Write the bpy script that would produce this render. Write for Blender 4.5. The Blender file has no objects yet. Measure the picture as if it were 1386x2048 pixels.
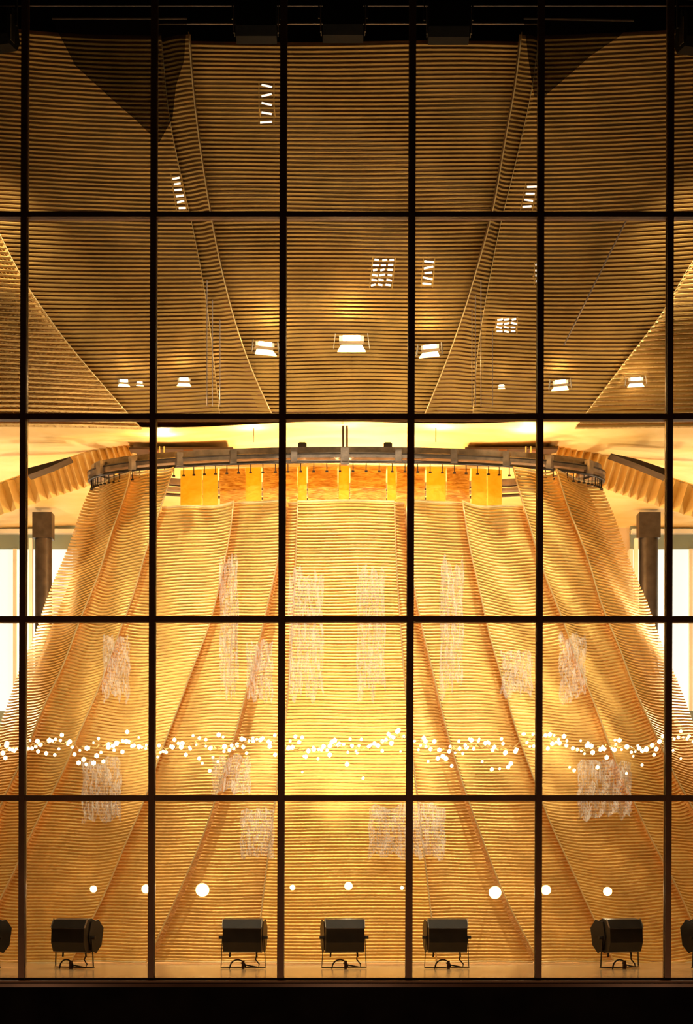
import bpy, bmesh, math, random
from mathutils import Vector, Matrix
random.seed(7)
PI = math.pi
SC = bpy.context.scene
COL = SC.collection

# ------------------------------------------------------------------ camera, world, exposure
F, CX, HOR, D, CZ = 3427.0, 693.0, 1750.0, 20.0, 1.2     # focal in px, centre column, horizon row, distance, eye height
cd = bpy.data.cameras.new('camera'); cam = bpy.data.objects.new('camera', cd); COL.objects.link(cam)
cam.location = (0, -D, CZ); cam.rotation_euler = (PI/2, 0, 0)
cd.sensor_fit = 'VERTICAL'; cd.sensor_height = 24; cd.lens = F/2048*24
cd.shift_y = (HOR-1024)/2048; cd.clip_end = 200
SC.camera = cam
w = bpy.data.worlds.new('night'); SC.world = w; w.use_nodes = True
w.node_tree.nodes['Background'].inputs[0].default_value = (0.9, 0.45, 0.25, 1)
w.node_tree.nodes['Background'].inputs[1].default_value = 0.004
SC.view_settings.view_transform = 'Standard'; SC.view_settings.look = 'None'
SC.view_settings.gamma = 1; SC.view_settings.use_curve_mapping = False
SC.view_settings.exposure = 0.12
WARM = (1.0, 0.70, 0.34)
WHITE = (1.0, 0.84, 0.60)
def light(kind, name, loc, target, energy, col=WARM, size=0.2, angle=100, blend=0.7, sx=None, sy=None):
    l = bpy.data.lights.new(name, kind); o = bpy.data.objects.new(name, l); COL.objects.link(o)
    l.energy = energy; l.color = col
    if kind == 'SPOT': l.spot_size = math.radians(angle); l.spot_blend = blend; l.shadow_soft_size = size
    elif kind == 'POINT': l.shadow_soft_size = size
    else: l.shape = 'RECTANGLE'; l.size = sx; l.size_y = sy
    o.location = loc
    o.rotation_euler = (Vector(target)-Vector(loc)).to_track_quat('-Z', 'Y').to_euler()
    return o
K = 1.0
FLOOD_PX = [-34, 150, 487, 688, 893, 1238, 1418]
for px in FLOOD_PX:                                        # beams of the floor floodlights
    X = (px-CX)/F*22
    light('SPOT', 'flood_beam', (X, 2.15, 0.62), (X*0.7, 3.0, 6.0), 640*K, WHITE, 0.12, 66, 1.0)
for X in (-2.6, -1.3, 0.0, 1.3, 2.6):                      # uplighters on the ring
    light('SPOT', 'ring_uplight', (X, 4.05+0.045*X*X, 7.29), (X*1.1, 3.2, 9.5), 50*K, (1.0, 0.64, 0.22), 0.05, 165, 0.5)
for px in (-20, 518, 688, 895, 1400):                      # beams of the high floodlights, thrown down the vault
    X = (px-CX)/F*20.8
    light('SPOT', 'high_flood_beam', (X, 0.75, 10.7), (X*0.95, 3.0, 3.9), (860 if abs(X) < 3 else 1650)*K, WHITE, 0.06, 74, 0.8)
light('POINT', 'cone_fill_light', (0, 6.0, 5.6), (0, 6, 0), 900*K, WARM, 0.3)  # fill added inside the cone to brighten lining and valance
light('POINT', 'cone_fill_light', (-2.6, 6.0, 3.0), (0, 6, 0), 500*K, WHITE, 0.3)
light('POINT', 'cone_fill_light', (2.6, 6.0, 3.0), (0, 6, 0), 500*K, WHITE, 0.3)
for sx in (-1, 1):
    light('POINT', 'side_fill_light', (sx*6.4, 6.5, 4.6), (0, 0, 0), 280*K, WHITE, 0.3)  # unseen side fill, brightens the ceiling beside the ring
for X in (-4.2, 0, 4.2):                                   # unseen fill added outside to brown the frame
    light('POINT', 'frame_fill_light', (X, -3.5, -0.9), (0, 0, 0), 110*K, (1, 0.6, 0.3), 0.1)

# ------------------------------------------------------------------ materials
def mat(name, base, rough=0.5, metal=0.0, noise=0.0, nscale=8, bump=0.0, bscale=40, emit=None, es=0, var=None, spec=0.5):
    m = bpy.data.materials.new(name); m.use_nodes = True; nt = m.node_tree; b = nt.nodes['Principled BSDF']
    b.inputs['Base Color'].default_value = (*base, 1); b.inputs['Roughness'].default_value = rough
    b.inputs['Metallic'].default_value = metal; b.inputs['Specular IOR Level'].default_value = spec
    if noise or bump:
        tc = nt.nodes.new('ShaderNodeTexCoord')
    if noise:
        n = nt.nodes.new('ShaderNodeTexNoise'); n.inputs['Scale'].default_value = nscale; n.inputs['Detail'].default_value = 5
        nt.links.new(tc.outputs['Object'], n.inputs['Vector'])
        r = nt.nodes.new('ShaderNodeValToRGB'); r.color_ramp.elements[0].position = 0.3; r.color_ramp.elements[1].position = 0.7
        v2 = var or tuple(min(1, c*(1+noise)) for c in base)
        r.color_ramp.elements[0].color = (*[c*(1-noise) for c in base], 1); r.color_ramp.elements[1].color = (*v2, 1)
        nt.links.new(n.outputs['Fac'], r.inputs[0]); nt.links.new(r.outputs[0], b.inputs['Base Color'])
    if bump:
        n = nt.nodes.new('ShaderNodeTexNoise'); n.inputs['Scale'].default_value = bscale; n.inputs['Detail'].default_value = 3
        nt.links.new(tc.outputs['Object'], n.inputs['Vector'])
        bp = nt.nodes.new('ShaderNodeBump'); bp.inputs['Strength'].default_value = bump; bp.inputs['Distance'].default_value = 0.02
        nt.links.new(n.outputs['Fac'], bp.inputs['Height']); nt.links.new(bp.outputs[0], b.inputs['Normal'])
    if emit:
        b.inputs['Emission Color'].default_value = (*emit, 1); b.inputs['Emission Strength'].default_value = es
    return m
def mesh_mat(name, base, var, sc=(3, 3, 14), scale=6, rough=0.5, metal=0.2, trans=0.0, alpha=0.0):
    """woven metal cloth: stretched noise for crumpled relief and tone"""
    m = bpy.data.materials.new(name); m.use_nodes = True; nt = m.node_tree; b = nt.nodes['Principled BSDF']
    b.inputs['Roughness'].default_value = rough; b.inputs['Metallic'].default_value = metal
    tc = nt.nodes.new('ShaderNodeTexCoord'); mp = nt.nodes.new('ShaderNodeMapping'); mp.inputs['Scale'].default_value = sc
    nt.links.new(tc.outputs['Object'], mp.inputs['Vector'])
    n = nt.nodes.new('ShaderNodeTexNoise'); n.inputs['Scale'].default_value = scale; n.inputs['Detail'].default_value = 4
    n.inputs['Distortion'].default_value = 1.5
    nt.links.new(mp.outputs[0], n.inputs['Vector'])
    r = nt.nodes.new('ShaderNodeValToRGB'); r.color_ramp.elements[0].position = 0.35; r.color_ramp.elements[1].position = 0.65
    r.color_ramp.elements[0].color = (*base, 1); r.color_ramp.elements[1].color = (*var, 1)
    nt.links.new(n.outputs['Fac'], r.inputs[0]); nt.links.new(r.outputs[0], b.inputs['Base Color'])
    bp = nt.nodes.new('ShaderNodeBump'); bp.inputs['Strength'].default_value = 0.6; bp.inputs['Distance'].default_value = 0.03
    nt.links.new(n.outputs['Fac'], bp.inputs['Height']); nt.links.new(bp.outputs[0], b.inputs['Normal'])
    last = b.outputs[0]
    if trans:                                                # cloth lets lamp light through
        tl = nt.nodes.new('ShaderNodeBsdfTranslucent'); nt.links.new(r.outputs[0], tl.inputs[0])
        mx = nt.nodes.new('ShaderNodeMixShader'); mx.inputs[0].default_value = trans
        nt.links.new(last, mx.inputs[1]); nt.links.new(tl.outputs[0], mx.inputs[2]); last = mx.outputs[0]
    if alpha:                                                # patchy transparency for the reflection sheets
        tp = nt.nodes.new('ShaderNodeBsdfTransparent'); r2 = nt.nodes.new('ShaderNodeValToRGB')
        r2.color_ramp.elements[0].position = 0.4; r2.color_ramp.elements[1].position = 0.62
        r2.color_ramp.elements[0].color = (0.0,)*3+(1,); r2.color_ramp.elements[1].color = (alpha,)*3+(1,)
        nt.links.new(n.outputs['Fac'], r2.inputs[0])
        mx = nt.nodes.new('ShaderNodeMixShader'); nt.links.new(r2.outputs[0], mx.inputs[0])
        nt.links.new(tp.outputs[0], mx.inputs[1]); nt.links.new(last, mx.inputs[2]); last = mx.outputs[0]
    nt.links.new(last, nt.nodes['Material Output'].inputs[0])
    return m
M = {}
M['frame'] = mat('dark_bronze', (0.10, 0.042, 0.020), 0.6, 0.3, 0.2, 3, 0.1, 30)
M['edge_glint'] = mat('edge_glint_strip', (0.30, 0.22, 0.13), 0.3, 0.6, 0.2, 6)
M['black'] = mat('black_wall', (0.004, 0.003, 0.003), 0.8, 0, 0.4, 2, 0, 20, spec=0.0)
M['sill'] = mat('red_brown_sill', (0.05, 0.018, 0.010), 0.35, 0.4, 0.2, 5)
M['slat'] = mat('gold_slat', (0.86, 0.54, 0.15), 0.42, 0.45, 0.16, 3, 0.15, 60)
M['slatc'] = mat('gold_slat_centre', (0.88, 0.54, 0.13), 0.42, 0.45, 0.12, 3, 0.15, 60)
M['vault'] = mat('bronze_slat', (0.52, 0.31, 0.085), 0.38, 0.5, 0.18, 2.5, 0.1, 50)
M['back'] = mat('brown_backing', (0.22, 0.105, 0.028), 0.7, 0, 0.3, 2, 0.1, 20)
M['lining'] = mesh_mat('gold_lining', (0.72, 0.45, 0.14), (0.92, 0.66, 0.26), (5, 2, 9), 3, 0.5, 0.1, trans=0.22)
M['sheen'] = mesh_mat('sheen_sheet', (0.95, 0.88, 0.80), (1.0, 0.97, 0.92), (22, 16, 4), 1.8, 0.4, 0.0, alpha=0.42)  # pale colour standing in for reflections and see-through
M['yellow'] = mesh_mat('yellow_cloth', (0.90, 0.58, 0.08), (0.95, 0.66, 0.13), (2, 2, 3), 3, 0.6, 0, trans=0.6)
M['wave'] = mesh_mat('wavy_gold_mesh', (0.55, 0.30, 0.06), (0.95, 0.68, 0.22), (2, 2, 12), 3.0, 0.4, 0.1, trans=0.5)
M['cable'] = mat('gold_cable', (0.95, 0.72, 0.35), 0.3, 0.5, 0.1, 20)
M['ceil'] = mesh_mat('golden_ceiling', (0.86, 0.58, 0.20), (0.95, 0.70, 0.32), (0.35, 0.8, 1), 1.6, 0.5, 0.0)
M['floor'] = mat('polished_floor', (0.42, 0.27, 0.13), 0.16, 0, 0.25, 3, 0.05, 10)
M['wall'] = mat('tan_wall', (0.50, 0.36, 0.20), 0.8, 0, 0.15, 1.5, 0.1, 15)
M['steel'] = mat('dull_steel', (0.30, 0.24, 0.20), 0.35, 0.7, 0.3, 8, 0.1, 40)
M['steel_dark'] = mat('dark_steel', (0.06, 0.045, 0.035), 0.4, 0.6, 0.3, 8)
M['lampblack'] = mat('black_lamp_metal', (0.016, 0.012, 0.008), 0.38, 0.3, 0.3, 6, 0.05, 60)
M['lampedge'] = mat('worn_lamp_edge', (0.30, 0.26, 0.20), 0.35, 0.7, 0.2, 10)
M['rail'] = mat('thin_rail', (0.45, 0.36, 0.30), 0.3, 0.8, 0.2, 10)
M['lens'] = mat('lamp_lens', (1, 0.9, 0.7), 0.4, emit=(1, 0.86, 0.60), es=9)
M['lens_soft'] = mat('lamp_reflector', (1, 0.8, 0.5), 0.4, emit=(1, 0.72, 0.36), es=1.5)
M['dash_glow'] = mat('reflection_dash', (1, 0.9, 0.8), 0.4, emit=(1, 0.84, 0.66), es=1.7)  # glow put into the colour for reflections on the slats
M['bulb'] = mat('bulb_glow', (1, 0.8, 0.5), 0.3, emit=(1, 0.80, 0.42), es=6)
M['glint_glow'] = mat('glint_bulb', (1, 0.9, 0.7), 0.3, emit=(1, 0.88, 0.62), es=30)  # glow standing in for reflected floodlights
g_ = bpy.data.materials.new('shadow_veil'); g_.use_nodes = True; nt = g_.node_tree; nt.nodes.remove(nt.nodes['Principled BSDF'])  # half-clear black that paints shade over the vault corners
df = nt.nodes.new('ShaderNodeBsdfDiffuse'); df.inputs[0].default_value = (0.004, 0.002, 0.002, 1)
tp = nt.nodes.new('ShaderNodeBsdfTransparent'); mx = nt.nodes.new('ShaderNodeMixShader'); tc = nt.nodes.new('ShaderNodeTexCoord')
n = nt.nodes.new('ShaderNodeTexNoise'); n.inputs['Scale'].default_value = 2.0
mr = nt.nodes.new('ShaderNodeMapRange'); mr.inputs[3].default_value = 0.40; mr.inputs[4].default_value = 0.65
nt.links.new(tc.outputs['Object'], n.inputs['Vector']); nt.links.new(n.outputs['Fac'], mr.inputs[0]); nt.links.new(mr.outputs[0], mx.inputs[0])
nt.links.new(tp.outputs[0], mx.inputs[1]); nt.links.new(df.outputs[0], mx.inputs[2]); nt.links.new(mx.outputs[0], nt.nodes['Material Output'].inputs[0]); M['corner_shade'] = g_
M['hiblack'] = mat('matt_black_metal', (0.005, 0.004, 0.003), 0.6, 0, 0.3, 6, spec=0.1)
M['hatch'] = mat('dark_hatch', (0.05, 0.022, 0.012), 0.5, 0, 0.3, 4)
M['hatch2'] = mat('brown_hatch', (0.16, 0.06, 0.025), 0.5, 0, 0.3, 4)
M['pale'] = mat('lit_window_pane', (0.8, 0.9, 0.9), 0.4, emit=(0.78, 0.90, 0.92), es=0.72)
M['greygreen'] = mat('grey_green_panel', (0.20, 0.23, 0.18), 0.6, 0, 0.15, 2, 0.05, 10)
M['cream'] = mat('cream_column', (0.75, 0.68, 0.55), 0.6, 0, 0.1, 2)
gm = bpy.data.materials.new('pane_glass'); gm.use_nodes = True; nt = gm.node_tree
nt.nodes.remove(nt.nodes['Principled BSDF']); out = nt.nodes['Material Output']
tr = nt.nodes.new('ShaderNodeBsdfTransparent'); tr.inputs[0].default_value = (0.96, 0.95, 0.92, 1)
gl = nt.nodes.new('ShaderNodeBsdfGlossy'); gl.inputs['Roughness'].default_value = 0.02
fr = nt.nodes.new('ShaderNodeFresnel'); fr.inputs[0].default_value = 1.45
mx = nt.nodes.new('ShaderNodeMixShader')
nt.links.new(fr.outputs[0], mx.inputs[0]); nt.links.new(tr.outputs[0], mx.inputs[1]); nt.links.new(gl.outputs[0], mx.inputs[2])
nt.links.new(mx.outputs[0], out.inputs[0]); M['glass'] = gm

# ------------------------------------------------------------------ helpers
def P(px, py, d): return Vector(((px-CX)/F*(D+d), d, CZ+(HOR-py)/F*(D+d)))
class MB:
    def __init__(s): s.v = []; s.f = []
    def quadgrid(s, rows):                                   # rows of equal length
        b = len(s.v); n = len(rows[0])
        for r in rows: s.v += [tuple(p) for p in r]
        for i in range(len(rows)-1):
            for j in range(n-1):
                s.f.append((b+i*n+j, b+i*n+j+1, b+(i+1)*n+j+1, b+(i+1)*n+j))
        return s
    def box(s, x0, x1, y0, y1, z0, z1, mtx=None):
        b = len(s.v)
        for x in (x0, x1):
            for y in (y0, y1):
                for z in (z0, z1):
                    p = Vector((x, y, z)); s.v.append(tuple(mtx @ p if mtx else p))
        s.f += [(b+i for i in q) for q in ((0,1,3,2),(4,6,7,5),(0,4,5,1),(2,3,7,6),(0,2,6,4),(1,5,7,3))]
        s.f = [tuple(q) for q in s.f]
        return s
    def bar(s, A, B, w, t, up=Vector((0, 1, 0))):            # square bar from A to B
        A, B = Vector(A), Vector(B); ax = (B-A).normalized(); sd = ax.cross(up)
        if sd.length < 1e-4: sd = ax.cross(Vector((1, 0, 0)))
        sd.normalize(); u2 = sd.cross(ax).normalized(); b = len(s.v)
        for Pn in (A, B):
            for a_, c_ in ((-1,-1),(1,-1),(1,1),(-1,1)):
                s.v.append(tuple(Pn+sd*a_*w/2+u2*c_*t/2))
        s.f += [(b,b+3,b+2,b+1),(b+4,b+5,b+6,b+7)]+[(b+i, b+(i+1)%4, b+4+(i+1)%4, b+4+i) for i in range(4)]
        return s
    def tube(s, pts, r, n=6, closed=False):
        pts = [Vector(p) for p in pts]; b = len(s.v); L = len(pts); prev = None
        for i, p in enumerate(pts):
            if closed: t = (pts[(i+1) % L]-pts[i-1])
            else: t = pts[min(i+1, L-1)]-pts[max(i-1, 0)]
            t.normalize()
            if prev is None:
                a = t.cross(Vector((0, 0, 1)));
                if a.length < 1e-3: a = t.cross(Vector((1, 0, 0)))
            else: a = prev-t*prev.dot(t)
            a.normalize(); prev = a; c = t.cross(a)
            for k in range(n):
                an = 2*PI*k/n; s.v.append(tuple(p+(a*math.cos(an)+c*math.sin(an))*r))
        for i in range(L if closed else L-1):
            j = (i+1) % L
            for k in range(n):
                s.f.append((b+i*n+k, b+i*n+(k+1) % n, b+j*n+(k+1) % n, b+j*n+k))
        if not closed:
            s.f.append(tuple(b+k for k in range(n))[::-1]); s.f.append(tuple(b+(L-1)*n+k for k in range(n)))
        return s
    def prism(s, prof, x0, x1):                              # (y,z) profile extruded in x
        b = len(s.v); n = len(prof)
        for x in (x0, x1):
            for y, z in prof: s.v.append((x, y, z))
        s.f.append(tuple(b+i for i in range(n))[::-1]); s.f.append(tuple(b+n+i for i in range(n)))
        for i in range(n): s.f.append((b+i, b+(i+1) % n, b+n+(i+1) % n, b+n+i))
        return s
    def mesh(s, name):
        me = bpy.data.meshes.new(name); me.from_pydata(s.v, [], s.f); me.update()
        bm = bmesh.new(); bm.from_mesh(me); bmesh.ops.recalc_face_normals(bm, faces=bm.faces); bm.to_mesh(me); bm.free()
        return me
    def build(s, name, m, parent=None, smooth=False, kind=None):
        me = s.mesh(name); me.materials.append(m)
        if smooth: me.shade_smooth()
        o = bpy.data.objects.new(name, me); COL.objects.link(o)
        if parent:
            o.parent = parent; o.matrix_parent_inverse = Matrix.Translation(parent.location).inverted() if parent.rotation_euler.z == 0 else Matrix()
        if kind: o['kind'] = kind
        return o
def local(o): o.matrix_parent_inverse = Matrix(); return o     # part whose mesh is in its thing's own space
def tag(o, label=None, cat=None, group=None, kind=None):
    for k, v in (('label', label), ('category', cat), ('group', group), ('kind', kind)):
        if v: o[k] = v
    return o
def empty(name, loc=(0, 0, 0), rz=0):
    o = bpy.data.objects.new(name, None); COL.objects.link(o); o.location = loc; o.rotation_euler = (0, 0, rz); o.empty_display_size = 0.1
    return o
def inst(name, me, parent, loc, rz=0, sc=1, kind=None):        # child sharing mesh data, placed in world space of an unrotated parent
    o = bpy.data.objects.new(name, me); COL.objects.link(o)
    if parent: o.parent = parent; o.location = Vector(loc)-parent.location
    else: o.location = loc
    o.rotation_euler = (0, 0, rz); o.scale = (sc, sc, sc)
    if kind: o['kind'] = kind
    return o
def copy_tree(o, parent=None):
    c = o.copy(); COL.objects.link(c)
    if parent: c.parent = parent
    for ch in list(o.children): copy_tree(ch, c)
    return c
def interp(path, z):                                         # path: world points sorted by z; x,y as functions of z
    p = path
    if z <= p[0].z: a, b = p[0], p[1]
    elif z >= p[-1].z: a, b = p[-2], p[-1]
    else:
        for i in range(len(p)-1):
            if p[i].z <= z <= p[i+1].z: a, b = p[i], p[i+1]; break
    t = (z-a.z)/(b.z-a.z) if b.z != a.z else 0
    return Vector((a.x+(b.x-a.x)*t, a.y+(b.y-a.y)*t, z))
def smooth_path(path, n=40):
    path = sorted(path, key=lambda v: v.z); z0, z1 = path[0].z, path[-1].z
    pts = [interp(path, z0+(z1-z0)*i/n) for i in range(n+1)]
    for _ in range(6):
        q = pts[:]
        for i in range(1, n): q[i] = (pts[i-1]+pts[i]*2+pts[i+1])/4
        pts = q
    return pts

# ------------------------------------------------------------------ the setting
ZC = 7.5                                                     # hall ceiling
MB().box(-14, 14, 0.02, 11.2, -0.25, 0).build('floor', M['floor'], kind='structure')
MB().box(-14, 14, -0.10, 0.18, -3.2, -0.10).build('wall_front', M['black'], kind='structure')
MB().box(-14, 14, 11.0, 11.2, 0, ZC+0.1).build('wall_back', M['wall'], kind='structure')
for sx, nm in ((-1, 'wall_left'), (1, 'wall_right')):
    MB().box(min(sx*14, sx*14.2), max(sx*14, sx*14.2), 0.0, 11.2, -0.25, 12.7).build(nm, M['wall'], kind='structure')
cm = MB()
rows = []
for i in range(25):                                          # hall ceiling, gently rippled, from the vault's foot to the back
    y = 3.86+(11.1-3.86)*i/24
    rows.append([Vector((-14+28*j/120, y, ZC+0.03*math.sin(j*0.35)+0.04*math.sin(i*0.6+j*0.1))) for j in range(121)])
cm.quadgrid(rows)
cm.quadgrid([[p+Vector((0, 0, 0.22)) for p in r] for r in rows])
cm.build('ceiling', M['ceil'], kind='structure', smooth=True)
MB().box(-14, 14, 0.2, 2.1, 12.45, 12.7).box(-14, 14, 1.9, 2.1, 11.0, 12.7).build('trim_1', M['black'], kind='structure')
MB().box(-14, 14, 3.95, 4.2, 7.76, 12.2).build('trim_2', M['back'], kind='structure')

# curtain wall of glass: mullions, transoms and a pane in each opening
win = empty('window_1', (0, 0, 0)); win['kind'] = 'structure'
MX = [(-208, -213), (49.5, 44.5), (308, 303), (566.5, 561.5), (823.5, 817.5), (1081, 1076), (1339.5, 1334), (1597, 1592)]   # x at row 430, x at row 1900
TY = [-40, 432, 835.5, 1239.5, 1596.5, 1963]
def mull_x(k, py): a, b = MX[k]; return a+(b-a)*(py-430)/1470
for k in range(8):
    A, B = P(mull_x(k, 1962), 1962, 0.04), P(mull_x(k, -60), -60, 0.04)
    m = MB().bar(A, B, 0.072, 0.14); m.build('mullion', M['frame'], win)
    for s in (-1, 1):
        off = Vector((s*0.039, 0.0, 0))
        MB().bar(A+off, B+off, 0.008, 0.03).build('edge_glint', M['edge_glint'], win)  # pale strip put in for the edge highlights along each mullion
for j, y in enumerate(TY):
    h = 0.064 if j < 5 else 0.05
    MB().bar(P(-220, y, 0.04), P(1600, y, 0.04), 0.12, h, up=Vector((0, 0, 1))).build('transom', M['frame'], win)
for j in range(5):
    for k in range(7):
        ya, yb = TY[j]+5, TY[j+1]-5
        c = [P(mull_x(k, yb)+6, yb, 0.05), P(mull_x(k+1, yb)-6, yb, 0.05), P(mull_x(k+1, ya)-6, ya, 0.05), P(mull_x(k, ya)+6, ya, 0.05)]
        g = MB(); b = [v+Vector((0, 0.008, 0)) for v in c]; g.v = [tuple(v) for v in c+b]
        g.f = [(0, 1, 2, 3), (7, 6, 5, 4), (0, 4, 5, 1), (1, 5, 6, 2), (2, 6, 7, 3), (3, 7, 4, 0)]
        g.build('glass_pane', M['glass'], win)
MB().box(-14, 14, -0.16, 0.10, -0.10, -0.055).build('trim_3', M['sill'], kind='structure')
MB().box(-14, 14, -0.13, 0.12, -0.055, -0.025).build('trim_4', M['frame'], kind='structure')

# far windows and columns to either side of the curtain
for n_, x0, x1 in ((2, -330, 150), (3, 1262, 1740)):
    wn = empty('window_%d' % n_, P((x0+x1)/2, 1500, 10.8)); wn['kind'] = 'structure'
    xa, xb = P(x0, 0, 10.8).x, P(x1, 0, 10.8).x
    zt, zb = P(0, 1098, 10.8).z, P(0, 1422, 10.8).z
    n = 4
    for i in range(n):
        a, b = xa+(xb-xa)*i/n+0.03, xa+(xb-xa)*(i+1)/n-0.03
        MB().box(a, b, 10.84, 10.88, zb, zt).build('window_pane', M['pale'], wn)
    MB().box(xa, xb, 10.86, 10.95, zt, P(0, 1030, 10.8).z).build('header_panel', M['greygreen'], wn)
    MB().box(xa, xb, 10.70, 10.99, P(0, 1068, 10.8).z, P(0, 1060, 10.8).z).build('header_rail', M['cream'], wn)
    MB().box(xa, xb, 10.80, 10.99, zb-0.25, zb).build('window_sill', M['greygreen'], wn)
    for i in range(n+1):
        a = xa+(xb-xa)*i/n
        MB().box(a-0.03, a+0.03, 10.76, 10.99, zb, zt).build('window_bar', M['cream'], wn)
for (x0, x1, lab) in ((70, 104, 'dark grey column by the left end of the mesh curtain'), (1278, 1316, 'dark grey column by the right end of the mesh curtain')):
    a, b = P(x0, 0, 9.6).x, P(x1, 0, 9.6).x
    c = tag(empty('column', ((a+b)/2, 9.6, 0)), lab, 'column')
    prof = [Vector(((a+b)/2+(b-a)/2*math.cos(t*PI/8), 9.6+(b-a)/2*math.sin(t*PI/8), 0)) for t in range(16)]
    m = MB(); rws = []
    for z in (0.0, ZC-0.5): rws.append([p+Vector((0, 0, z)) for p in prof+[prof[0]]])
    m.quadgrid(rws); m.build('shaft', M['steel_dark'], c, smooth=True)
    MB().box(a-0.02, b+0.02, 9.45, 9.75, ZC-0.5, ZC-0.06).build('capital', M['steel_dark'], c)
    MB().box(a-0.05, b+0.05, 9.42, 9.78, 0.0, 0.12).build('base', M['steel_dark'], c)
    s = -1 if x0 < 700 else -1
    MB().box(a-0.09, a-0.03, 9.5, 9.6, 0.0, ZC-0.5).build('downpipe', M['cream'], c)

# ------------------------------------------------------------------ slatted panels
def slats(m, L, R, z0, z1, pitch, h, t, segs=8, bulge=0.0, sag=0.0, wav=0.0, ph=0.0, cross=0, hb=None):
    n = int((z1-z0)/pitch)
    def pt(u, z):
        a, b = interp(L, z), interp(R, z); p = a.lerp(b, u)
        nn = Vector((b.y-a.y, -(b.x-a.x), 0)); nn.normalize()
        p = p+nn*(bulge*4*u*(1-u)+wav*math.sin(u*9+z*5+ph)*0.8)
        p.z += -sag*4*u*(1-u)+wav*math.sin(u*7+ph+z*1.3)
        return p, nn
    for i in range(n):
        z = z0+(i+0.5)*pitch; H = h if hb is None else h+(hb-h)*max(0, 1-i/n*1.7)
        rws = [[], [], [], []]
        for k in range(segs+1):
            u = k/segs; p, nn = pt(u, z)
            rws[0].append(p+Vector((0, 0, H/2))); rws[1].append(p+Vector((0, 0, H*0.1))+nn*t)
            rws[2].append(p-Vector((0, 0, H/2))); rws[3].append(p-nn*t*0.4)
        m.quadgrid(rws+[rws[0]])
    for c in range(cross):
        u = (c+0.5)/cross
        m.tube([pt(u, z0+(z1-z0)*q/16)[0] for q in range(17)], 0.006, 3)
    return pt
def slat_thing(name, label, cat, L, R, z0, z1, pitch, h, t, ms, sheet=None, soff=0.05, group=None, trim=(1, 1), tr=0.011, topbar=True, **kw):
    base = (interp(L, z0)+interp(R, z0))/2
    o = tag(empty(name, base), label, cat, group)
    m = MB(); pt = slats(m, L, R, z0, z1, pitch, h, t, **kw); m.build('slats', ms, o, kind='stuff')
    if sheet:
        s = MB(); nr = 24
        g = lambda off: [[pt(k/8, z0+(z1-z0)*i/nr)[0]-pt(k/8, z0+(z1-z0)*i/nr)[1]*off for k in range(9)] for i in range(nr+1)]
        s.quadgrid(g(soff)); s.quadgrid(g(soff+0.012)); s.build('backing_sheet', sheet, o, smooth=True)
    for u in (0, 1):
        if trim[u]:
            c = MB().tube([pt(u, z0+(z1-z0)*i/30)[0]+pt(u, z0)[1]*0.015 for i in range(31)], tr, 6)
            c.build('edge_cable', M['cable'], o, smooth=True)
    if topbar:
        MB().tube([pt(k/8, z1)[0] for k in range(9)], 0.018, 6).build('top_bar', M['cable'], o)
        MB().tube([pt(k/8, z0)[0] for k in range(9)], 0.014, 6).build('hem_bar', M['cable'], o)
    return o

# the curtain: an oval ring from which flaring strips of slatted mesh hang
ZR, CY = 7.06, 5.15
def aw(z): s = (ZR-z)/ZR; return 3.70+2.75*s
def bd(z): s = max(0, (ZR-z)/ZR); return 1.15+1.07*s**1.15
def surf(th, z, off=0.0): return Vector(((aw(z)+off)*math.cos(th), CY-(bd(z)+off)*math.sin(th), z))
def hit(px, py):
    d = 1.5
    while d < 7.5:
        p = P(px, py, d)
        if p.z < ZR+0.7 and (p.x/aw(p.z))**2+((CY-d)/bd(p.z))**2 <= 1: return p
        d += 0.01
    p = P(px, py, CY); s = 1 if p.x > 0 else -1
    return Vector((s*aw(p.z), CY, p.z))
def edge(pts): return smooth_path([hit(*p) for p in pts])
zs = [i*ZR/10 for i in range(11)]
S0 = [surf(PI, z) for z in zs]; S1 = [surf(0, z) for z in zs]
E1 = edge([(275, 950), (250, 1040), (205, 1170), (167, 1270), (75, 1480), (-20, 1700), (-115, 1925)])
E2 = edge([(357, 950), (325, 1040), (300, 1130), (255, 1267), (175, 1470), (120, 1583), (57, 1707), (-40, 1925)])
E3 = edge([(478, 1000), (465, 1100), (430, 1250), (380, 1380), (295, 1615), (215, 1800), (150, 1930)])
E4 = edge([(578, 1000), (562, 1120), (530, 1255), (510, 1340), (475, 1475), (435, 1610), (400, 1710), (312, 1900)])
C1 = edge([(597, 1000), (592, 1150), (578, 1400), (545, 1650), (512, 1925)])
C2 = edge([(787, 1000), (792, 1150), (810, 1400), (840, 1650), (872, 1925)])
R4 = edge([(808, 1000), (812, 1110), (838, 1255), (868, 1375), (890, 1475), (933, 1610), (978, 1735), (1013, 1820), (1063, 1910)])
R3 = edge([(905, 945), (930, 1100), (963, 1250), (998, 1375), (1023, 1465), (1085, 1635), (1128, 1735), (1173, 1830), (1215, 1925)])
R2 = edge([(1017, 950), (1055, 1090), (1113, 1250), (1158, 1370), (1188, 1450), (1253, 1610), (1323, 1740), (1368, 1840), (1410, 1925)])
R1 = edge([(1098, 950), (1150, 1090), (1203, 1250), (1248, 1360), (1293, 1475), (1323, 1530), (1390, 1660), (1500, 1900)])
def push(path, out):                                          # move an edge in or out of the oval
    r = []
    for p in path:
        c = Vector((p.x*0.6, p.y-CY, 0)); c.normalize(); r.append(p+c*out)
    return r
def shiftx(path, dx): return [p+Vector((dx, 0, 0)) for p in path]
zt_full = ZR-0.10; zt_cut = hit(640, 1003).z
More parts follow.
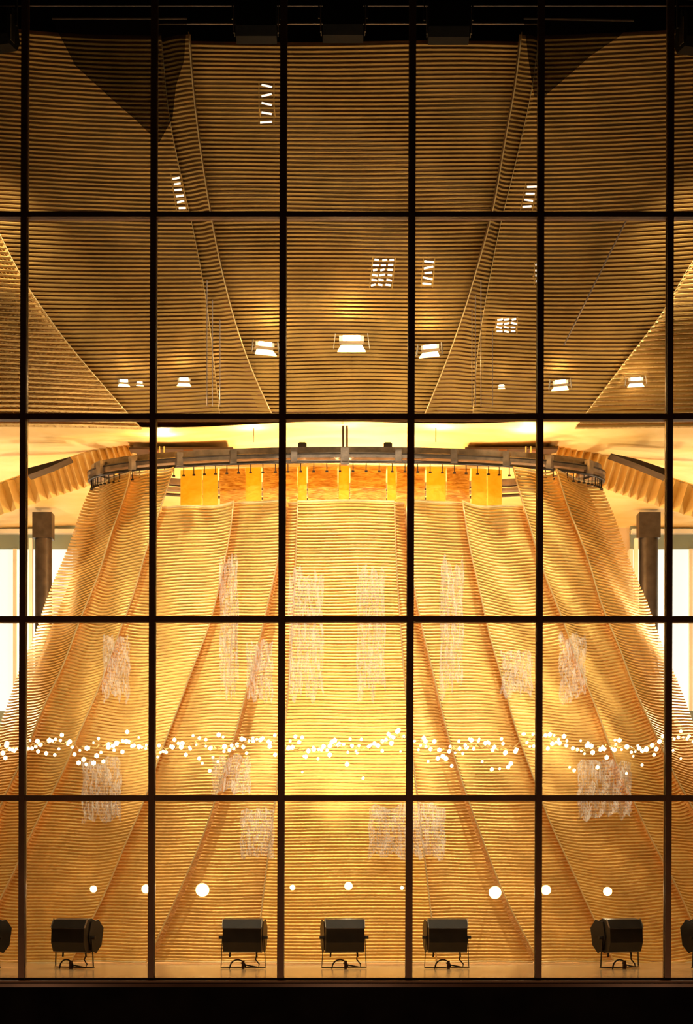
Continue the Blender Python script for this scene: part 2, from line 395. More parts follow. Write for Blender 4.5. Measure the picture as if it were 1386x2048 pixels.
PAN = [  # left, right, top, label, left push, right push
 (S0, E1, zt_full, 'leftmost slatted gold mesh strip of the curtain, against the pale windows', -0.02, 0.10),
 (E1, E2, zt_full, 'second slatted gold strip from the curtain left end, reaching up to the ring', -0.10, 0.10),
 (E2, E3, zt_cut, 'third slatted gold strip from the left, with its top cut below the ring', -0.10, 0.09),
 (E3, E4, zt_cut, 'fourth slatted gold strip from the left, falling behind the second full lamp', -0.10, 0.07),
 (E4, C1, zt_cut, 'gold wedge strip just left of the straight centre strip', -0.12, -0.12),
 (C1, C2, zt_cut, 'straight centre strip of finely slatted gold mesh behind the middle floodlight', 0.03, 0.03),
 (C2, R4, zt_cut, 'gold wedge strip just right of the straight centre strip', -0.12, -0.12),
 (R4, R3, zt_cut, 'fourth slatted gold strip from the right, right of the centre wedge', 0.07, -0.10),
 (R3, R2, zt_cut, 'third slatted gold strip from the right, with its top cut below the ring', 0.09, -0.10),
 (R2, R1, zt_full, 'second slatted gold strip from the curtain right end, reaching up to the ring', 0.10, -0.10),
 (R1, S1, zt_full, 'rightmost slatted gold mesh strip of the curtain, against the pale windows', 0.10, -0.02)]
for i, (L, R, zt, lab, pl, pr) in enumerate(PAN):
    outer = i in (0, 1, 2, 8, 9, 10)
    Lp, Rp = push(L, pl), push(R, pr)
    if pl < -0.05: Lp = shiftx(Lp, -0.05 if i in (4, 6) else -0.17)
    if pr < -0.05: Rp = shiftx(Rp, 0.05 if i in (4, 6) else 0.17)
    slat_thing('mesh_strip', lab, 'mesh curtain', Lp, Rp, 0.03, zt, 0.044, 0.036, 0.008, M['slatc'] if i == 5 else M['slat'],
               group='slatted strips of the curtain', trim=(pl > 0, pr > 0), segs=10, bulge=0.05 if i != 5 else 0.02,
               sag=0.05 if outer else 0.0, wav=(0.016 if outer else 0.006), ph=i*1.7, cross=0)
# inner lining, one sheet behind the strips
lin = MB()
def ring_sheet(m, th0, th1, z0, z1, off, nu, nz, wv=0.02):
    m.quadgrid([[surf(th0+(th1-th0)*k/nu, z0+(z1-z0)*i/nz, off+wv*math.sin(k*0.9)) for k in range(nu+1)] for i in range(nz+1)])
for a0, a1, zt in ((0.0, PI, zt_cut-0.05), (0.0, 0.62, ZR-0.12), (PI-0.62, PI, ZR-0.12)):
    z0 = 0.02 if a1-a0 > 3 else zt_cut-0.05
    ring_sheet(lin, a0, a1, z0, zt, -0.26, 120 if a1-a0 > 3 else 24, 20); ring_sheet(lin, a0, a1, z0, zt, -0.27, 120 if a1-a0 > 3 else 24, 20)
o = lin.build('curtain_lining', M['lining'], smooth=True); tag(o, 'golden woven inner lining seen through the slats of the curtain', 'lining')
# pale sheets put in for reflections and see-through on the curtain
def reflection_patch(x0, x1, y0, y1, lab, r=random):
    m = MB()
    nz, nu = 14, 12
    j0 = [random.uniform(0, 0.14) for _ in range(13)]; j1 = [random.uniform(0.82, 1.0) for _ in range(13)]
    def g(off):
        rr = []
        for i in range(nz+1):
            row = []
            for k in range(nu+1):
                px, py = x0+(x1-x0)*k/nu+1.5*math.sin(i*0.9+x0), y0+(y1-y0)*(j0[k]+(j1[k]-j0[k])*i/nz)
                p = hit(px, py); c = Vector((p.x*0.6, p.y-CY, 0)); c.normalize()
                row.append(p+c*(0.17-off)+Vector((0, 0.03*math.sin(k*2.1+i*0.4), 0)))
            rr.append(row)
        return rr
    a = g(0); e = tag(empty('pale_reflection', a[-1][nu//2]), lab, 'reflection sheet', 'pale reflections on the curtain')  # pale sheet standing in for reflections and see-through
    m.quadgrid(a); m.quadgrid(g(0.01)); m.build('cloth', M['sheen'], e)
for a in [(455, 490, 1108, 1410, 'narrow pale reflection left of centre, between the second transom rows'),
          (505, 555, 1280, 1412, 'broad pale reflection left of the centre strip, ending above the string lights'),
          (585, 650, 1130, 1412, 'left pale reflection on the straight centre strip'),
          (712, 765, 1130, 1412, 'right pale reflection on the straight centre strip'),
          (868, 912, 1110, 1412, 'tall pale reflection right of the centre wedge'),
          (228, 280, 1270, 1412, 'pale reflection high on the far left strips'),
          (1098, 1150, 1262, 1412, 'pale reflection high on the far right strips'),
          (186, 262, 1510, 1650, 'pale reflection under the string lights in the far left bay'),
          (438, 512, 1508, 1592, 'pale reflection just under the string lights left of centre'),
          (1135, 1240, 1515, 1648, 'wide pale reflection under the string lights on the right'),
          (492, 556, 1612, 1722, 'low pale reflection left of the centre strip, below the lowest transom'),
          (735, 880, 1604, 1722, 'low wide pale reflection right of the centre, below the lowest transom'),
          (985, 1045, 1300, 1400, 'short pale reflection right of centre above the string lights')]: reflection_patch(*a)

# yellow valance strips hanging from the ring behind the cut tops
val = tag(empty('valance', (0, 4.1, zt_cut-0.4)), 'bright yellow valance of cloth and mesh strips between ring and cut curtain tops', 'valance')
XS = [343, 390, 422, 480, 515, 590, 610, 676, 701, 780, 800, 862, 906, 958, 990, 1022]
for i in range(len(XS)-1):
    wavy = i in (2, 4, 6, 8, 10, 12)
    m = MB()
    def g(off, i=i, wavy=wavy):
        rr = []
        for q in range(9):
            z = ZR-0.1-(q/8)*1.3
            row = []
            for k in range(9):
                px = XS[i]+(XS[i+1]-XS[i]-2)*k/8
                p = hit(px, 952); th = math.atan2((CY-p.y)/bd(p.z), p.x/aw(p.z))
                row.append(surf(th, ZR-0.1, -0.14-off-(0.03 if wavy else 0)+(0.015*math.sin(q*1.9+k) if wavy else 0))*1.0)
                row[-1].z = z
            rr.append(row)
        return rr
    m.quadgrid(g(0)); m.quadgrid(g(0.008)); m.build('strip', M['wave'] if wavy else M['yellow'], val, smooth=True)

# the ring
rg = tag(empty('curtain_ring', (0, CY, ZR)), 'dull steel oval ring track carrying the curtain under the ceiling', 'ring')
def ell(z, off, n=96, th0=0, th1=2*PI, closed=True):
    return [Vector(((3.74+off)*math.cos(th0+(th1-th0)*k/n), CY-(1.19+off)*math.sin(th0+(th1-th0)*k/n), z)) for k in range(n if closed else n+1)]
def band(z0, z1, o0, o1):
    m = MB(); A = ell(z0, o0); B = ell(z1, o0); C_ = ell(z1, o1); D_ = ell(z0, o1)
    m.quadgrid([r+[r[0]] for r in (A, B, C_, D_, A)]); return m
band(7.10, 7.19, 0.0, -0.16).build('upper_track', M['steel'], rg)
band(7.025, 7.07, 0.06, -0.10).build('middle_track', M['steel'], rg)
MB().tube(ell(6.975, 0.03), 0.024, 8, True).build('lower_tube', M['steel_dark'], rg, smooth=True)
MB().tube(ell(7.085, 0.05), 0.015, 6, True).build('cable_run', M['steel_dark'], rg)
jb = MB().box(-0.045, 0.045, -0.03, 0.08, -0.10, 0.09).mesh('joint_plate'); jb.materials.append(M['steel'])
for px in (215, 275, 366, 470, 590, 690, 795, 905, 1008, 1090, 1165):
    p = hit(px, 945); th = math.atan2((CY-p.y)/1.15, p.x/3.70)
    q = Vector((3.80*math.cos(th), CY-1.25*math.sin(th), 7.07)); inst('joint_plate', jb, rg, q, -(PI/2-th)*0.6)
hk = MB().box(-0.006, 0.006, -0.006, 0.006, -0.12, 0.0).box(-0.02, 0.02, -0.012, 0.012, -0.14, -0.12).mesh('hook'); hk.materials.append(M['steel_dark'])
for i in range(64):
    th = PI*(i+0.5)/64; inst('hook', hk, rg, Vector((3.74*math.cos(th), CY-1.19*math.sin(th), 6.975)))
ub = MB().box(-0.06, 0.06, -0.05, 0.05, -0.0, 0.06).box(-0.045, 0.045, -0.04, 0.04, 0.06, 0.075)
ubm = ub.mesh('uplighter_box'); ubm.materials.append(M['steel_dark'])
for i, X in enumerate((-0.62, 0.58)):
    o = inst('ring_uplighter', ubm, None, Vector((X, 4.05, 7.19)))
    tag(o, 'small dark uplighter box on the ring, %s of the centre hanger' % ('left' if i == 0 else 'right'), 'uplighter')
hg = tag(empty('ring_hanger', (P(690, 0, 3.98).x, 4.02, 7.33)), 'dark twin hanger bar at the middle of the ring', 'hanger')
for s in (-1, 1): MB().box(hg.location.x+s*0.028-0.014, hg.location.x+s*0.028+0.014, 3.98, 4.06, 7.08, 7.49).build('hanger_bar', M['steel_dark'], hg)
MB().box(hg.location.x-0.06, hg.location.x+0.06, 3.88, 3.945, 6.92, 7.17).build('clamp', M['steel'], hg)
for px in (507, 872):
    x = P(px, 0, 4.1).x
    tag(MB().tube([(x, 4.15, 7.3), (x, 4.15, 7.5)], 0.008, 5).build('hanger_rod', M['steel_dark']), 'thin dark rod from ring to ceiling, %s of centre' % ('left' if px < 600 else 'right'), 'hanger')

# dark hatches in the ceiling behind the ring
for n_, x0, x1 in ((0, 262, 468), (1, 928, 1112)):
    h = tag(empty('ceiling_hatch', P((x0+x1)/2, 890, 5.2)), 'long dark hatch in the golden ceiling above the ring, %s side' % ('left' if n_ == 0 else 'right'), 'hatch')
    xa, xb = P(x0, 0, 5.2).x, P(x1, 0, 5.2).x
    MB().box(xa, xb, 4.95, 5.9, 7.40, 7.43).build('recess', M['hatch'], h)
    n = 6
    for i in range(n):
        a = xa+(xb-xa)*i/n
        if i % 2 == (0 if n_ else 1): MB().box(a+0.04, a+(xb-xa)/n*0.7, 4.94, 5.8, 7.375, 7.40).build('panel', M['hatch2'], h)
    for px in ((319, 328) if n_ == 0 else (1052, 1062)):
        x = P(px, 0, 4.9).x; MB().box(x-0.008, x+0.008, 4.9, 4.93, 7.22, 7.43).build('post', M['cable'], h)

# pleated bulkheads either side of the ring
def bulk(pts, lab):
    b = tag(empty('pleated_bulkhead', P(*pts[len(pts)//2][:3])), lab, 'bulkhead')
    n = 18; A = [P(x, y, d) for x, y, d, hh in pts]
    def at(t):
        k = t*(len(pts)-1); i = min(int(k), len(pts)-2); f = k-i
        return A[i].lerp(A[i+1], f), pts[i][3]*(1-f)+pts[i+1][3]*f
    for i in range(n):
        (p, h0), (q, h1) = at(i/n), at((i+1)/n); mid = p.lerp(q, 0.5)+Vector((0, -0.09, -0.01))
        m = MB(); sl = (q-p).normalized()*0.16*(1 if q.x > p.x else 1); Dn = Vector((0, 0.03, 0))
        def low(v, h): return v+Vector((0.13 if A[0].x < A[-1].x else -0.13, 0.02, -h))
        m.quadgrid([[p, mid, q], [low(p, h0), low(mid, (h0+h1)/2), low(q, h1)]])
        m.quadgrid([[p+Dn, mid+Dn, q+Dn], [low(p, h0)+Dn, low(mid, (h0+h1)/2)+Dn, low(q, h1)+Dn]])
        m.build('pleat', M['yellow'] if 0 else M['ceil'], b)
    MB().tube([at(i/20)[0]+Vector((0, 0, 0.015)) for i in range(21)], 0.02, 6).build('top_rail', M['cable'], b)
bulk([(-20, 975, 6.0, 0.42), (90, 938, 6.0, 0.42), (150, 915, 5.8, 0.45), (215, 895, 5.5, 0.42), (262, 884, 5.2, 0.28)], 'pleated golden bulkhead sweeping down left from the ring')
bulk([(1410, 980, 6.0, 0.42), (1300, 946, 6.0, 0.42), (1235, 920, 5.8, 0.45), (1165, 900, 5.5, 0.42), (1112, 888, 5.2, 0.28)], 'pleated golden bulkhead sweeping down right from the ring')
for pts, lab in (([(55, 948), (100, 932), (140, 915)], 'dark tapering batten above the left pleated bulkhead'),
                 ([(1334, 950), (1275, 926), (1222, 908)], 'dark tapering batten above the right pleated bulkhead')):
    m = MB(); th = [0.085, 0.055, 0.01]
    fr_ = [P(x, y, 4.95) for x, y in pts]
    m.quadgrid([[p+Vector((0, 0, t)) for p, t in zip(fr_, th)], [p-Vector((0, 0, t*0.2)) for p, t in zip(fr_, th)],
                [p-Vector((0, -0.3, t*0.2)) for p, t in zip(fr_, th)], [p+Vector((0, 0.3, t)) for p, t in zip(fr_, th)], [p+Vector((0, 0, t)) for p, t in zip(fr_, th)]])
    tag(m.build('ceiling_batten', M['steel_dark']), lab, 'batten')

# ------------------------------------------------------------------ slatted vault above
def dv(py): t = min(1, max(0, (838-py)/790)); return 3.55-2.35*t**0.85
def vpath(pts, off): return smooth_path([P(x, y, dv(y)+off*min(1, 0.25+(838-y)/300)) for x, y in pts])
CLp = [(376, 40), (383, 150), (400, 300), (421, 430), (440, 530), (462, 620), (500, 735), (548, 836)]
CRp = [(1046, 40), (1030, 180), (1018, 240), (985, 430), (960, 520), (930, 620), (895, 720), (846, 836)]
AL = [(320, 40), (335, 215), (350, 300), (385, 450), (413, 600), (425, 700), (440, 836)]
AR = [(1082, 40), (1063, 190), (1033, 320), (1000, 450), (972, 595), (955, 700), (945, 836)]
zv1 = P(0, 62, dv(62)).z; zv0 = 7.52
def wider(pts, s): return [(x+s, y) for x, y in pts]
VP = [
 (vpath(wider(CLp, -22), 0.16), vpath(wider(CRp, 22), 0.16), 'wide middle panel of the slatted vault, narrowing down to the ring', 0.0, (0, 0), 0.02),
 (vpath(wider(AL, -14), 0.10), vpath(CLp, 0.0), 'narrow slatted vault panel left of the middle one, with bright edge', 0.0, (0, 1), 0.01),
 (vpath(CRp, 0.0), vpath(wider(AR, 14), 0.10), 'narrow slatted vault panel right of the middle one, with bright edge', 0.0, (1, 0), 0.01),
 (vpath([(-330, 40), (-330, 440), (-330, 836)], -0.55), vpath(AL, 0.04), 'broad slatted vault panel at the upper left', 0.08, (0, 1), 0.015),
 (vpath(AR, 0.04), vpath([(1716, 40), (1716, 440), (1716, 836)], -0.55), 'broad slatted vault panel at the upper right', 0.08, (1, 0), 0.015)]
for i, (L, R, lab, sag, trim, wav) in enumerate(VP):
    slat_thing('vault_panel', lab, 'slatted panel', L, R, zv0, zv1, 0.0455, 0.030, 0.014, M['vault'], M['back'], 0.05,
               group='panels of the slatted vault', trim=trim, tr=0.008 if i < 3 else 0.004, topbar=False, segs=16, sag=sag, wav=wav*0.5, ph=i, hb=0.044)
# lower woven wings in front of the vault's outer panels
ML = [(-20, 430), (30, 530), (65, 590), (130, 680), (220, 785), (265, 836)]
MR = [(1460, 430), (1386, 520), (1323, 630), (1253, 720), (1165, 836)]
slat_thing('woven_wing', 'dimpled woven gold wing in the lower left corner of the vault', 'slatted panel',
           vpath([(-330, 430), (-330, 836)], -1.0), vpath(ML, -0.35), zv0-0.18, P(0, 440, dv(440)-0.5).z, 0.05, 0.032, 0.016, M['vault'], M['lining'], 0.03,
           trim=(0, 1), tr=0.006, topbar=False, segs=30, wav=0.012, cross=44)
slat_thing('woven_wing', 'finely woven gold wing in the lower right corner of the vault', 'slatted panel',
           vpath(MR, -0.35), vpath([(1716, 430), (1716, 836)], -1.0), zv0-0.18, P(0, 440, dv(440)-0.5).z, 0.05, 0.040, 0.008, M['vault'], M['lining'], 0.03,
           trim=(1, 0), tr=0.004, topbar=False, segs=16, wav=0.004)
tag(MB().tube([P(1253, 440, dv(440)-0.35), P(1173, 600, dv(600)-0.3), P(1128, 690, dv(690)-0.2)], 0.010, 6).build('stay_cable', M['steel']), 'thin stay cable slanting across the upper right vault panel', 'cable')

# reflections on the slats, put in as little rows of glowing dashes
def reflection_rows(cx, cy, rows, cols, dx, dy, sw, skew, lab):
    d = dv(cy)-0.22; sc = (D+d)/F
    L = tag(empty('slat_reflection', P(cx, cy, d)), lab, 'reflection', 'slat reflections in the slatted vault')
    W, H = (cols-1)*dx+sw+4, rows*dy+3
    for r in range(rows):
        for c in range(cols):
            x = cx+(c-(cols-1)/2)*dx+skew*(r-(rows-1)/2)+random.uniform(-1, 1); y = cy+(r-(rows-1)/2)*dy+random.uniform(-.6, .6)
            w_ = sw*random.uniform(0.75, 1.1); t = random.uniform(-0.12, 0.12)
            dd = dv(y)-0.18
            MB().bar(P(x-w_/2, y-t*w_, dd), P(x+w_/2, y+t*w_, dd), 0.012, 0.020, up=Vector((0, 0, 1))).build('reflection_dash', M['dash_glow'], L)
    for s in (-1, 1):
        a = P(cx+s*W/2-skew*(rows-1)/2, cy-H/2, dv(cy-H/2)-0.16); b = P(cx+s*W/2+skew*(rows-1)/2, cy+H/2, dv(cy+H/2)-0.16)
        MB().bar(a, b, 0.012, 0.012).build('side_bar', M['vault'], L)
        MB().bar(a.lerp(b, .5), a.lerp(b, .5)+Vector((0, 0.36, 0)), 0.01, 0.01, up=Vector((0, 0, 1))).build('bracket', M['vault'], L)
reflection_rows(533, 208, 5, 1, 0, 18, 26, 0, 'slat reflection high on the middle vault panel, upper left')
reflection_rows(358, 386, 6, 1, 0, 12, 17, 2.4, 'slat reflection on the narrow left vault panel')
reflection_rows(1057, 400, 5, 1, 0, 13, 20, -3.4, 'slat reflection high on the right by the fifth mullion')
reflection_rows(765, 545, 6, 3, 15, 10, 11, -1.5, 'three-column slat reflection on the middle vault panel')
reflection_rows(856, 546, 5, 1, 0, 11, 19, -1.2, 'single-column slat reflection right of the fourth mullion')
reflection_rows(1013, 651, 4, 3, 14, 8, 11, -0.5, 'low three-column slat reflection on the narrow right vault panel')
reflection_rows(1073, 546, 4, 1, 0, 11, 5, 0, 'sliver of a slat reflection at the fifth mullion')

# glowing halogen lamps on the vault
def halogen(px, py, s, turn, lab, flap=True):
    d = dv(py)-0.32; o = tag(empty('halogen_lamp', P(px, py, d), turn), lab, 'lamp', 'glowing lamps along the foot of the vault')
    def B(m, name, mt): return local(m.build(name, mt, o))
    B(MB().prism([(0.02, 0.06*s), (-0.04, 0.08*s), (-0.05, 0.02*s), (0.02, 0.0)], -0.13*s, 0.13*s), 'housing', M['lampedge'])
    B(MB().box(-0.09*s, 0.09*s, -0.07, -0.045, 0.025*s, 0.075*s), 'lens', M['lens'])
    m = MB(); m.quadgrid([[Vector((-0.11*s, -0.04, -0.02*s)), Vector((0.11*s, -0.04, -0.02*s))], [Vector((-0.15*s, -0.09, -0.10*s)), Vector((0.15*s, -0.09, -0.10*s))]])
    m.quadgrid([[Vector((-0.11*s, -0.03, -0.02*s)), Vector((0.11*s, -0.03, -0.02*s))], [Vector((-0.15*s, -0.08, -0.105*s)), Vector((0.15*s, -0.08, -0.105*s))]])
    B(m, 'reflector', M['lens_soft'])
    light('POINT', 'halogen_glow', o.location+Vector((0, -0.30, -0.12)), (0, 0, 0), 13*s*s, WARM, 0.05)
    if flap:
        for q in (-1, 1):
            B(MB().bar((q*0.17*s, -0.05, 0.09*s), (q*0.19*s, -0.07, -0.07*s), 0.006, 0.05), 'flap', M['lampedge'])
    B(MB().tube([(0, 0.02, 0.03), (0, 0.5, 0.10)], 0.010, 6), 'bracket', M['lampedge'])
halogen(703, 688, 1.25, 0.0, 'glowing lamp in the middle of the vault foot, framed by two flaps')
halogen(528, 698, 1.0, 0.35, 'glowing lamp at the left edge of the middle vault panel')
halogen(862, 703, 0.95, -0.35, 'glowing lamp at the right edge of the middle vault panel')
halogen(247, 768, 0.55, 0.2, 'small glowing lamp left of the second mullion', False)
halogen(279, 770, 0.35, 0.2, 'faint lamp beside the second mullion', False)
halogen(368, 766, 0.65, 0.1, 'small glowing lamp right of the second mullion', False)
halogen(1003, 776, 0.35, -0.1, 'faint lamp between fourth and fifth mullions', False)
halogen(1122, 772, 0.8, -0.3, 'glowing lamp right of the fifth mullion', True)
halogen(1272, 766, 0.75, -0.2, 'brightest glowing lamp at the right, near the sixth mullion', True)

# ------------------------------------------------------------------ glowing dots put in for floodlight reflections, low on the curtain
def add_glint(px, py, s, lab):
    p = hit(px, py); q = p+Vector((0, -0.55, 0)); q = P(px, py, q.y)
    o = tag(empty('reflection_dot', q), lab, 'reflected glint', 'small bright reflections low on the curtain')
    def B(m, name, mt, sm=False): return local(m.build(name, mt, o, smooth=sm))
    m = MB(); n = 14; prof = [(0.03, 0.10), (0.05, 0.04), (0.065, -0.01), (0.06, -0.012), (0.03, 0.03)]
    rws = [[Vector((r*s*math.cos(2*PI*k/n), y*s, r*s*math.sin(2*PI*k/n))) for k in range(n+1)] for r, y in prof]
    m.quadgrid(rws); B(m, 'glint_cup', M['cable'], True)
    bm = bmesh.new(); bmesh.ops.create_icosphere(bm, subdivisions=2, radius=0.042*s); me = bpy.data.meshes.new('bulb'); bm.to_mesh(me); bm.free()  # glowing ball standing in for a reflected floodlight
    me.materials.append(M['glint_glow']); me.shade_smooth(); b = bpy.data.objects.new('bulb', me); COL.objects.link(b); b.parent = o; b.location = (0, -0.02*s, 0)
    B(MB().tube([(0, 0.09*s, 0), (0, 0.3, 0.03), (0, 0.5, 0.02)], 0.008, 5), 'bracket', M['cable'])
for a in [(187, 1778, 0.8, 'dim reflected glint low at the left, before the far left strips'),
          (292, 1778, 1.0, 'reflected glint tight against the second mullion, low left'),
          (405, 1780, 1.5, 'largest bright reflected glint, low left of centre'),
          (585, 1775, 0.6, 'faint reflected glint just right of the third mullion'),
          (697, 1772, 0.9, 'reflected glint above the middle floodlight'),
          (804, 1776, 0.4, 'tiny reflected glint just left of the fourth mullion'),
          (990, 1785, 1.4, 'large bright reflected glint low right of centre'),
          (1092, 1780, 1.1, 'bright reflected glint just right of the fifth mullion'),
          (1215, 1783, 1.0, 'reflected glint above the right full floodlight')]: add_glint(*a)

# ------------------------------------------------------------------ string lights, one length per bay, tied between mullions
bm = bmesh.new(); bmesh.ops.create_icosphere(bm, subdivisions=1, radius=0.024); bulb = bpy.data.meshes.new('bulb'); bm.to_mesh(bulb); bm.free()
bulb.materials.append(M['bulb']); bulb.shade_smooth()
BAY = ['far left', 'first full bay from the left', 'second bay from the left', 'middle', 'second bay from the right', 'first full bay from the right', 'far right']
for k in range(7):
    xa, xb = mull_x(k, 1490)+8, mull_x(k+1, 1490)-8; d = 0.45
    lo, hi = max(xa, -14), min(xb, 1400)
    g = tag(empty('string_lights', P((xa+xb)/2, 1495, d)), 'tangled string of warm bulbs across the %s pane' % BAY[k] if k in (0, 3, 6) else 'tangled string of warm bulbs across the %s' % BAY[k], 'string lights', 'string lights along the glass wall')
    def cy(x): return 1484+10*math.sin((x-xa)/(xb-xa)*PI*1.0)+7*math.sin(x*0.045)+5*math.sin(x*0.021+1)
    pts = [P(xa-4, 1486, 0.11)]+[P(xa+(xb-xa)*i/40, cy(xa+(xb-xa)*i/40)+4*math.sin(i*2.3), d+0.05*math.sin(i*1.7)) for i in range(41)]+[P(xb+4, 1486, 0.11)]
    MB().tube(pts, 0.006, 4).build('wire', M['cable'], g)
    n = int((hi-lo)/4.7)
    for i in range(n):
        x = lo+(hi-lo)*(i+0.5)/n+random.uniform(-4, 4); x = min(hi-2, max(lo+2, x))
        y = cy(x)+random.gauss(0, 10)
        if random.random() < 0.12: y += random.uniform(10, 45)
        inst('bulb', bulb, g, P(x, y, d+random.uniform(-0.06, 0.1)), 0, random.uniform(0.6, 1.35))

# ------------------------------------------------------------------ big floodlights on the floor
def make_flood():
    o = empty('floodlight', (0, 0, 0))
    B = lambda m, n, mt, sm=False: local(m.build(n, mt, o, smooth=sm))
    # body: box with folded back, opening towards the curtain and up
    B(MB().prism([(0.16, 0.60), (0.02, 0.645), (-0.09, 0.63), (-0.155, 0.52), (-0.165, 0.34), (-0.12, 0.225), (-0.02, 0.205), (0.05, 0.22)], -0.245, 0.245), 'body', M['lampblack'])
    B(MB().box(-0.246, 0.246, -0.163, -0.152, 0.512, 0.524), 'fold_seam', M['lampedge'] if 0 else M['steel_dark'])
    B(MB().bar((-0.23, 0.115, 0.225), (-0.23, 0.115, 0.24), 0.01, 0.01), 'pin', M['steel_dark'])
    m = MB().quadgrid([[Vector((-0.22, 0.165, 0.59)), Vector((0.22, 0.165, 0.59))], [Vector((-0.22, 0.062, 0.24)), Vector((0.22, 0.062, 0.24))]])
    B(m, 'lens', M['lens_soft'])
    for s in (-1, 1):
        f = MB().prism([(0.05, 0.20), (-0.05, 0.24), (-0.10, 0.40), (-0.05, 0.60), (0.10, 0.63), (0.20, 0.52), (0.16, 0.30)], 0, 0.012)
        ob = B(f, 'barn_door', M['lampblack']); ob.location = (s*0.262-0.006, 0.04, 0); ob.rotation_euler = (0, 0, -s*0.10)
        B(MB().bar((s*0.268, -0.01, 0.42), (s*0.285, 0.0, 0.03), 0.008, 0.02), 'yoke_arm', M['lampblack'])
        B(MB().tube([(s*0.245, 0, 0.40), (s*0.315, 0, 0.40)], 0.022, 8), 'yoke_knob', M['lampblack'])
        B(MB().tube([(s*0.17, 0.0, 0.215), (s*0.175, 0.0, 0.15)], 0.012, 6), 'clamp_foot', M['lampblack'])
        # bright worn edge of the folded side sheet
        B(MB().bar((s*0.252, -0.155, 0.53), (s*0.252, -0.085, 0.64), 0.008, 0.02), 'side_edge', M['lampedge'])
    B(MB().box(-0.29, 0.29, -0.02, 0.02, 0.012, 0.026), 'yoke_base', M['lampblack'])
    B(MB().tube([(0.0+0.10*math.cos(t)-0.06, -0.09, 0.02+0.10*math.sin(t)) for t in [PI*i/14 for i in range(15)]]+[(-0.17, -0.09, 0.004)], 0.010, 6), 'cable_loop', M['lampblack'], True)
    B(MB().tube([(0.17, 0, 0.16), (0.16, -0.02, 0.12), (0.21, -0.03, 0.06), (0.20, -0.05, 0.02), (0.05, -0.09, 0.05), (-0.02, -0.10, 0.08)], 0.009, 6), 'cable', M['lampblack'], True)
    B(MB().box(-0.008+0.0, 0.028, -0.11, -0.08, 0.0, 0.11), 'plug', M['sill'])
    return o
FL = ['black floodlight cut off by the left edge of the picture', 'leftmost full black floodlight, turned towards the middle', 'black floodlight left of the middle one',
      'middle black floodlight on the floor before the centre strip', 'black floodlight just right of the fourth mullion',
      'rightmost full black floodlight, turned towards the middle', 'black floodlight cut off by the right edge of the picture']
f0 = make_flood()
f0.scale = (1.0, 1.0, 1.0)
for i, (px, rz) in enumerate(zip(FLOOD_PX, (-0.5, -0.42, -0.06, 0.10, 0.06, 0.42, 0.5))):
    o = f0 if i == 0 else copy_tree(f0)
    o.location = ((px-CX)/F*22.0, 1.95, 0.0); o.rotation_euler = (0, 0, rz)
    tag(o, FL[i], 'floodlight', 'black floodlights on the floor behind the glass')

# high floodlights hanging from pipes
zb_ = P(0, 78, 0.7).z
def make_high():
    o = empty('hanging_floodlight', (0, 0, 0))
    B = lambda m, n, mt, sm=False: local(m.build(n, mt, o, smooth=sm))
    B(MB().prism([(-0.10, 0.0), (-0.16, 0.10), (-0.16, 0.36), (-0.06, 0.46), (0.10, 0.44), (0.17, 0.12), (0.10, 0.0)], -0.245, 0.245), 'body', M['hiblack'])
    for s in (-1, 1):
        B(MB().bar((s*0.262, -0.05, 0.04), (s*0.262, -0.02, 0.44), 0.010, 0.10), 'barn_door', M['lampblack'])
        B(MB().bar((s*0.27, -0.11, 0.03), (s*0.27, -0.11, 0.34), 0.010, 0.012), 'side_edge', M['lampedge'])
        B(MB().bar((s*0.29, 0, 0.25), (s*0.29, 0, 0.64), 0.02, 0.03), 'yoke_arm', M['lampblack'])
    B(MB().box(-0.30, 0.30, -0.02, 0.02, 0.62, 0.65), 'yoke_base', M['lampblack'])
    return o
h0 = make_high()
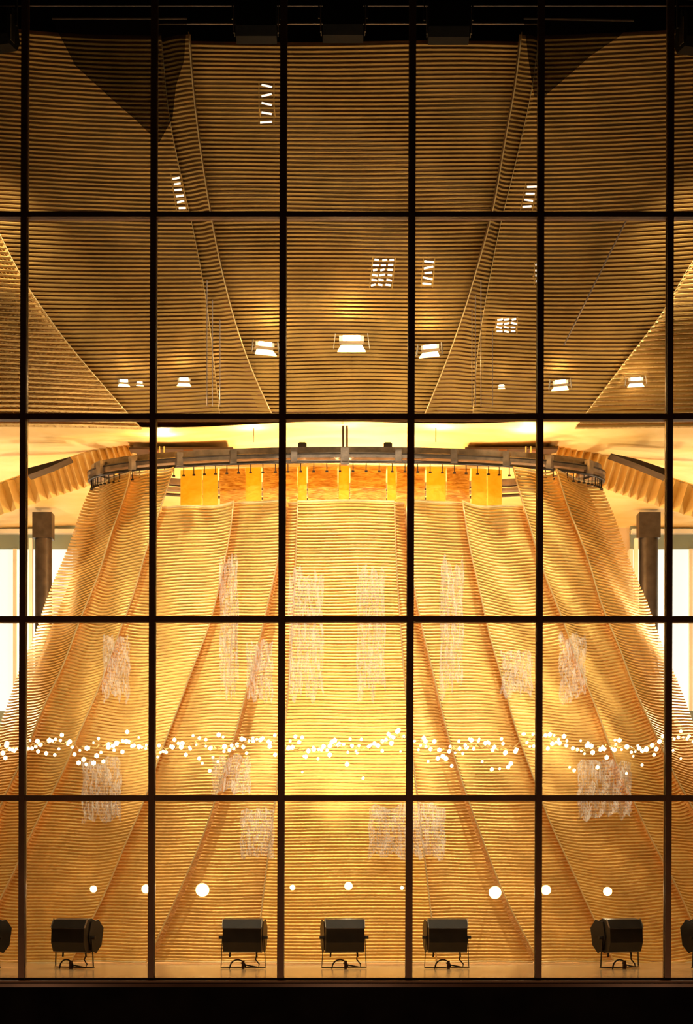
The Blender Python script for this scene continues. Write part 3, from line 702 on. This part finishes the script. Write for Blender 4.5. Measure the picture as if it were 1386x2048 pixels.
for i, (px, rz, lab) in enumerate(((-10, -0.3, 'hanging floodlight in the top left corner'), (513, 0, 'hanging floodlight left of the third mullion at the top'),
                       (686, 0, 'hanging floodlight in the middle at the top'), (897, 0, 'hanging floodlight right of the fourth mullion at the top'), (1398, 0.3, 'hanging floodlight in the top right corner'))):
    o = h0 if i == 0 else copy_tree(h0); s = 1.0
    o.location = (P(px, 0, 0.7).x, 0.7, P(0, (80, 80, 78, 82, 105)[i] if i else 100, 0.7).z); o.rotation_euler = (0, 0, rz)
    tag(o, lab, 'floodlight', 'floodlights hanging at the top of the glass wall')
for y, x0, x1, lab, r in ((48, 312, 1080, 'thin pale rail across the top, lower of two', 0.010), (12, -60, 1500, 'thin pale rail along the very top', 0.008)):
    tag(MB().tube([P(x0, y+(0 if r > 0.009 else 0), 1.0), P(x1, y, 1.0)], r, 6).build('lighting_rail', M['rail']), lab, 'rail')

# dark sheets put in for soft shadows on the vault's upper corners
def shadow_sheet(pts, lab):
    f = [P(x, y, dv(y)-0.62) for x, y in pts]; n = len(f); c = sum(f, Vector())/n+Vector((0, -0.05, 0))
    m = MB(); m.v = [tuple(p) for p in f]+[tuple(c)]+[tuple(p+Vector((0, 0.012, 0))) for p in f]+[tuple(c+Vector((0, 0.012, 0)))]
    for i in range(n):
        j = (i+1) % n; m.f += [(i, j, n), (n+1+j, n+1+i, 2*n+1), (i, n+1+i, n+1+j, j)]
    e = tag(empty('corner_shadow', c), lab, 'shadow sheet'); m.build('cloth', M['corner_shade'], e)
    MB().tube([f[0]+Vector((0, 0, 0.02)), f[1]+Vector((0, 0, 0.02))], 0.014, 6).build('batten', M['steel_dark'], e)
shadow_sheet([(104, 40), (374, 40), (368, 120), (352, 170), (345, 235), (318, 285), (270, 238), (215, 190), (150, 130)], 'dark sheet standing in for the shadow across the upper left corner of the vault')
shadow_sheet([(1048, 40), (1268, 44), (1236, 74), (1180, 112), (1140, 148), (1085, 195), (1068, 190), (1056, 110)], 'dark sheet standing in for the shadow across the upper right corner of the vault')
for side, ws in (('left', ((414, 560), (425, 600), (440, 640))), ('right', ((944, 620), (951, 590), (962, 560), (985, 660)))):  # thin rods put in for ghost reflections in the glass
    e = tag(empty('ghost_reflection', P(ws[0][0], 590, dv(590))), 'thin pale streaks put in for glass reflections before the narrow %s vault panel' % side, 'wires')
    for px, y0 in ws:
        d = dv(y0)-0.30
        MB().tube([P(px, y0, dv(y0)+0.12), P(px, y0+1, d), P(px, 700, d), P(px, 812, d)], 0.006, 5).build('wire', M['rail'], e)
